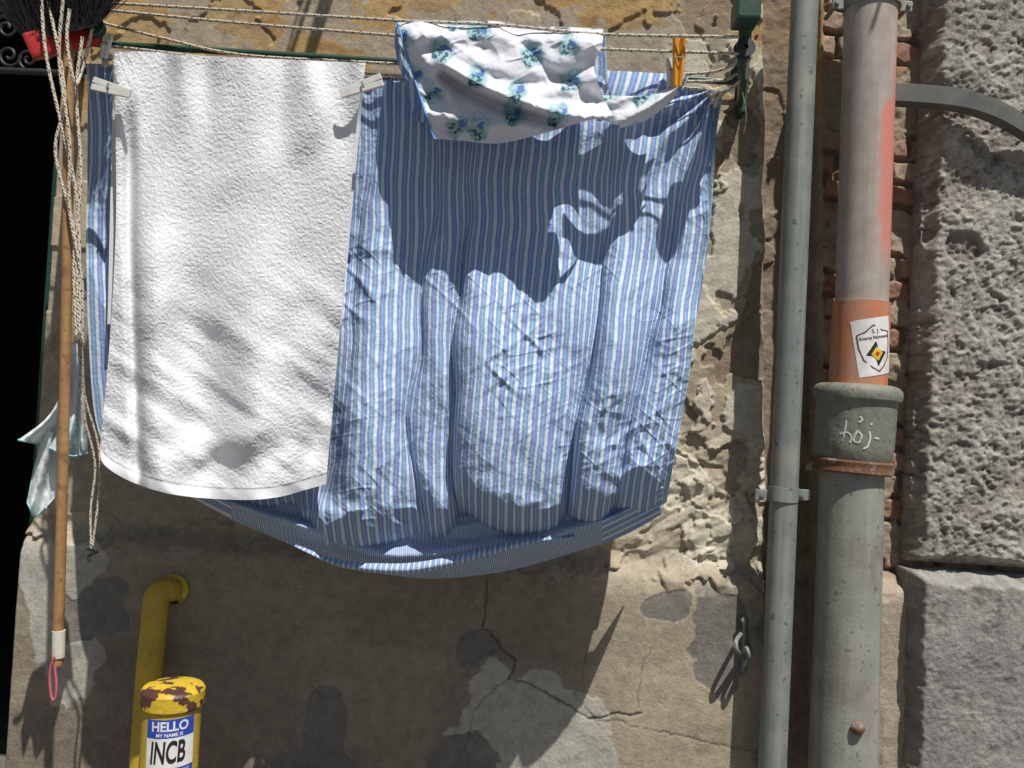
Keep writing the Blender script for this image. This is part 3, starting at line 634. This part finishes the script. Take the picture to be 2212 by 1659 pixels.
# ---- small cloth at left
hc=empty("small_cloth"); aqua=simple("aqua_trim",(.35,.62,.66),.8)
bx,by,s2,t2=coons([(150,745),(168,742),(180,760)],[(40,950),(95,962),(150,985),(190,978)],[(150,745),(130,850),(98,905),(40,950)],[(180,760),(186,880),(190,978)],120,90)
dd=.03*np.sin(s2*11+1)*t2+.014*(fbm(bx/30,by/60,3,45)-.5)
grid("upper_fold",P(bx,by,-.30-dd),thin,uv=np.stack([bx*PXM,by*PXM],-1),parent=hc)
e=P(bx,by,-.30-dd)[-1]; tube("trim_a",list(e[::6])+[e[-1]],.002,aqua,hc,6,3)
bx,by,s2,t2=coons([(98,930),(150,940)],[(60,1085),(76,1116),(100,1096)],[(98,930),(75,1010),(60,1085)],[(150,940),(150,1000),(125,1065),(100,1096)],120,60)
dd=.016*np.sin(s2*8)+.012*(fbm(bx/20,by/50,3,47)-.5)
LP=P(bx,by,-.285-dd); grid("lower_fold",LP,thin,uv=np.stack([bx*PXM,by*PXM],-1),parent=hc)
tube("trim_b",list(LP[::12,0])+list(LP[-1,::10])+[LP[-1,-1]],.0018,aqua,hc,6,3)
# ============================================================ PEGS
def peg(A,B,yd,mat,w=.011):
    e=empty("clothespin"); a=V(*A,yd);b_=V(*B,yd-.004); d=(b_-a); n=d.normalized(); side=n.cross(Vector((0,1,0))).normalized()
    for i,sg in enumerate((1,-1)):
        off=side*.0042*sg
        beam("prong_%d"%i,a+off*.55,b_+off*1.5,.006,w,mat,e,.0012)
    c=a+d*.55; tube("spring",[c+Vector((0,-.007,0))+side*.006,c+Vector((0,-.008,0)),c+Vector((0,-.007,0))-side*.006],.0016,galv,e,8,4)
    return e
pw=simple("white_plastic",(.66,.65,.60),.5,bs=.05); po=simple("orange_peg_plastic",(.70,.30,.03),.4,bs=.05)
peg((282,203),(200,180),-.365,pw); peg((736,203),(826,172),-.37,pw); peg((1463,188),(1468,80),-.365,po); peg((1450,190),(1453,126),-.34,pw); peg((222,125),(232,72),-.335,pw)
# ============================================================ BROOM
br=empty("broom"); wood=simple("varnished_wood",(.36,.20,.08),.45,(.22,.11,.05),30,(.55,.65),streak=(.26,.13,.05)); redp=simple("red_plastic",(.45,.02,.02),.4)
tube("handle",[P(148,90,-.36),P(146,500,-.37),P(136,1000,-.38),P(124,1438,-.39)],.0088,wood,br,20,8)
tube("tape",[P(127,1362,-.39),P(126,1420,-.39)],.0102,simple("cloth_tape",(.62,.58,.48),.8),br,20,2)
tube("loop",[P(118,1418,-.40),P(108,1450,-.40),P(110,1500,-.40),P(118,1512,-.40),P(122,1480,-.40),P(118,1440,-.40)],.0022,simple("pink_cord",(.55,.12,.15),.8),br,8,6)
beam("head",V(60,103,-.38),V(212,66,-.34),.022,.045,redp,br,.006)
rsb=random.Random(5); brs=[];fc=[]
for i in range(2200):
    k=rsb.random(); bx_=60+152*k; by_=92-37*k
    a=P(bx_,by_,-.36+rsb.uniform(-.025,.025)); sp_=(k-.5)*150+rsb.uniform(-45,45)
    b2_=P(bx_+sp_*.9,by_-150+rsb.uniform(-20,60),-.36+rsb.uniform(-.06,.06)); w=np.array([.0008,0,.0003]); n0=len(brs)
    brs+= [a-w,a+w,b2_+w,b2_-w]; fc.append((n0,n0+1,n0+2,n0+3))
me=bpy.data.meshes.new("bristles"); me.from_pydata([tuple(v) for v in brs],[],fc); me.materials.append(simple("black_bristle",(.02,.018,.018),.5)); link(bpy.data.objects.new("bristles",me),br)
# ============================================================ LIGHT
sd=Vector((-.55,1,-2.14)).normalized()
sl=bpy.data.lights.new("sun",'SUN'); sl.energy=5; sl.angle=math.radians(.5); sl.color=(1,.97,.91)
so_=link(bpy.data.objects.new("sun",sl)); so_.rotation_mode='QUATERNION'; so_.rotation_quaternion=sd.to_track_quat('-Z','Y')
w=bpy.data.worlds.new("World"); scene.world=w; w.use_nodes=True; nt=w.node_tree
sk=nt.nodes.new('ShaderNodeTexSky'); sk.sky_type='NISHITA'; sk.sun_disc=False
sk.sun_elevation=math.asin(-sd.z); sk.sun_rotation=math.atan2(-sd.x,-sd.y)
nt.links.new(sk.outputs[0],nt.nodes['Background'].inputs[0]); nt.nodes['Background'].inputs[1].default_value=.05
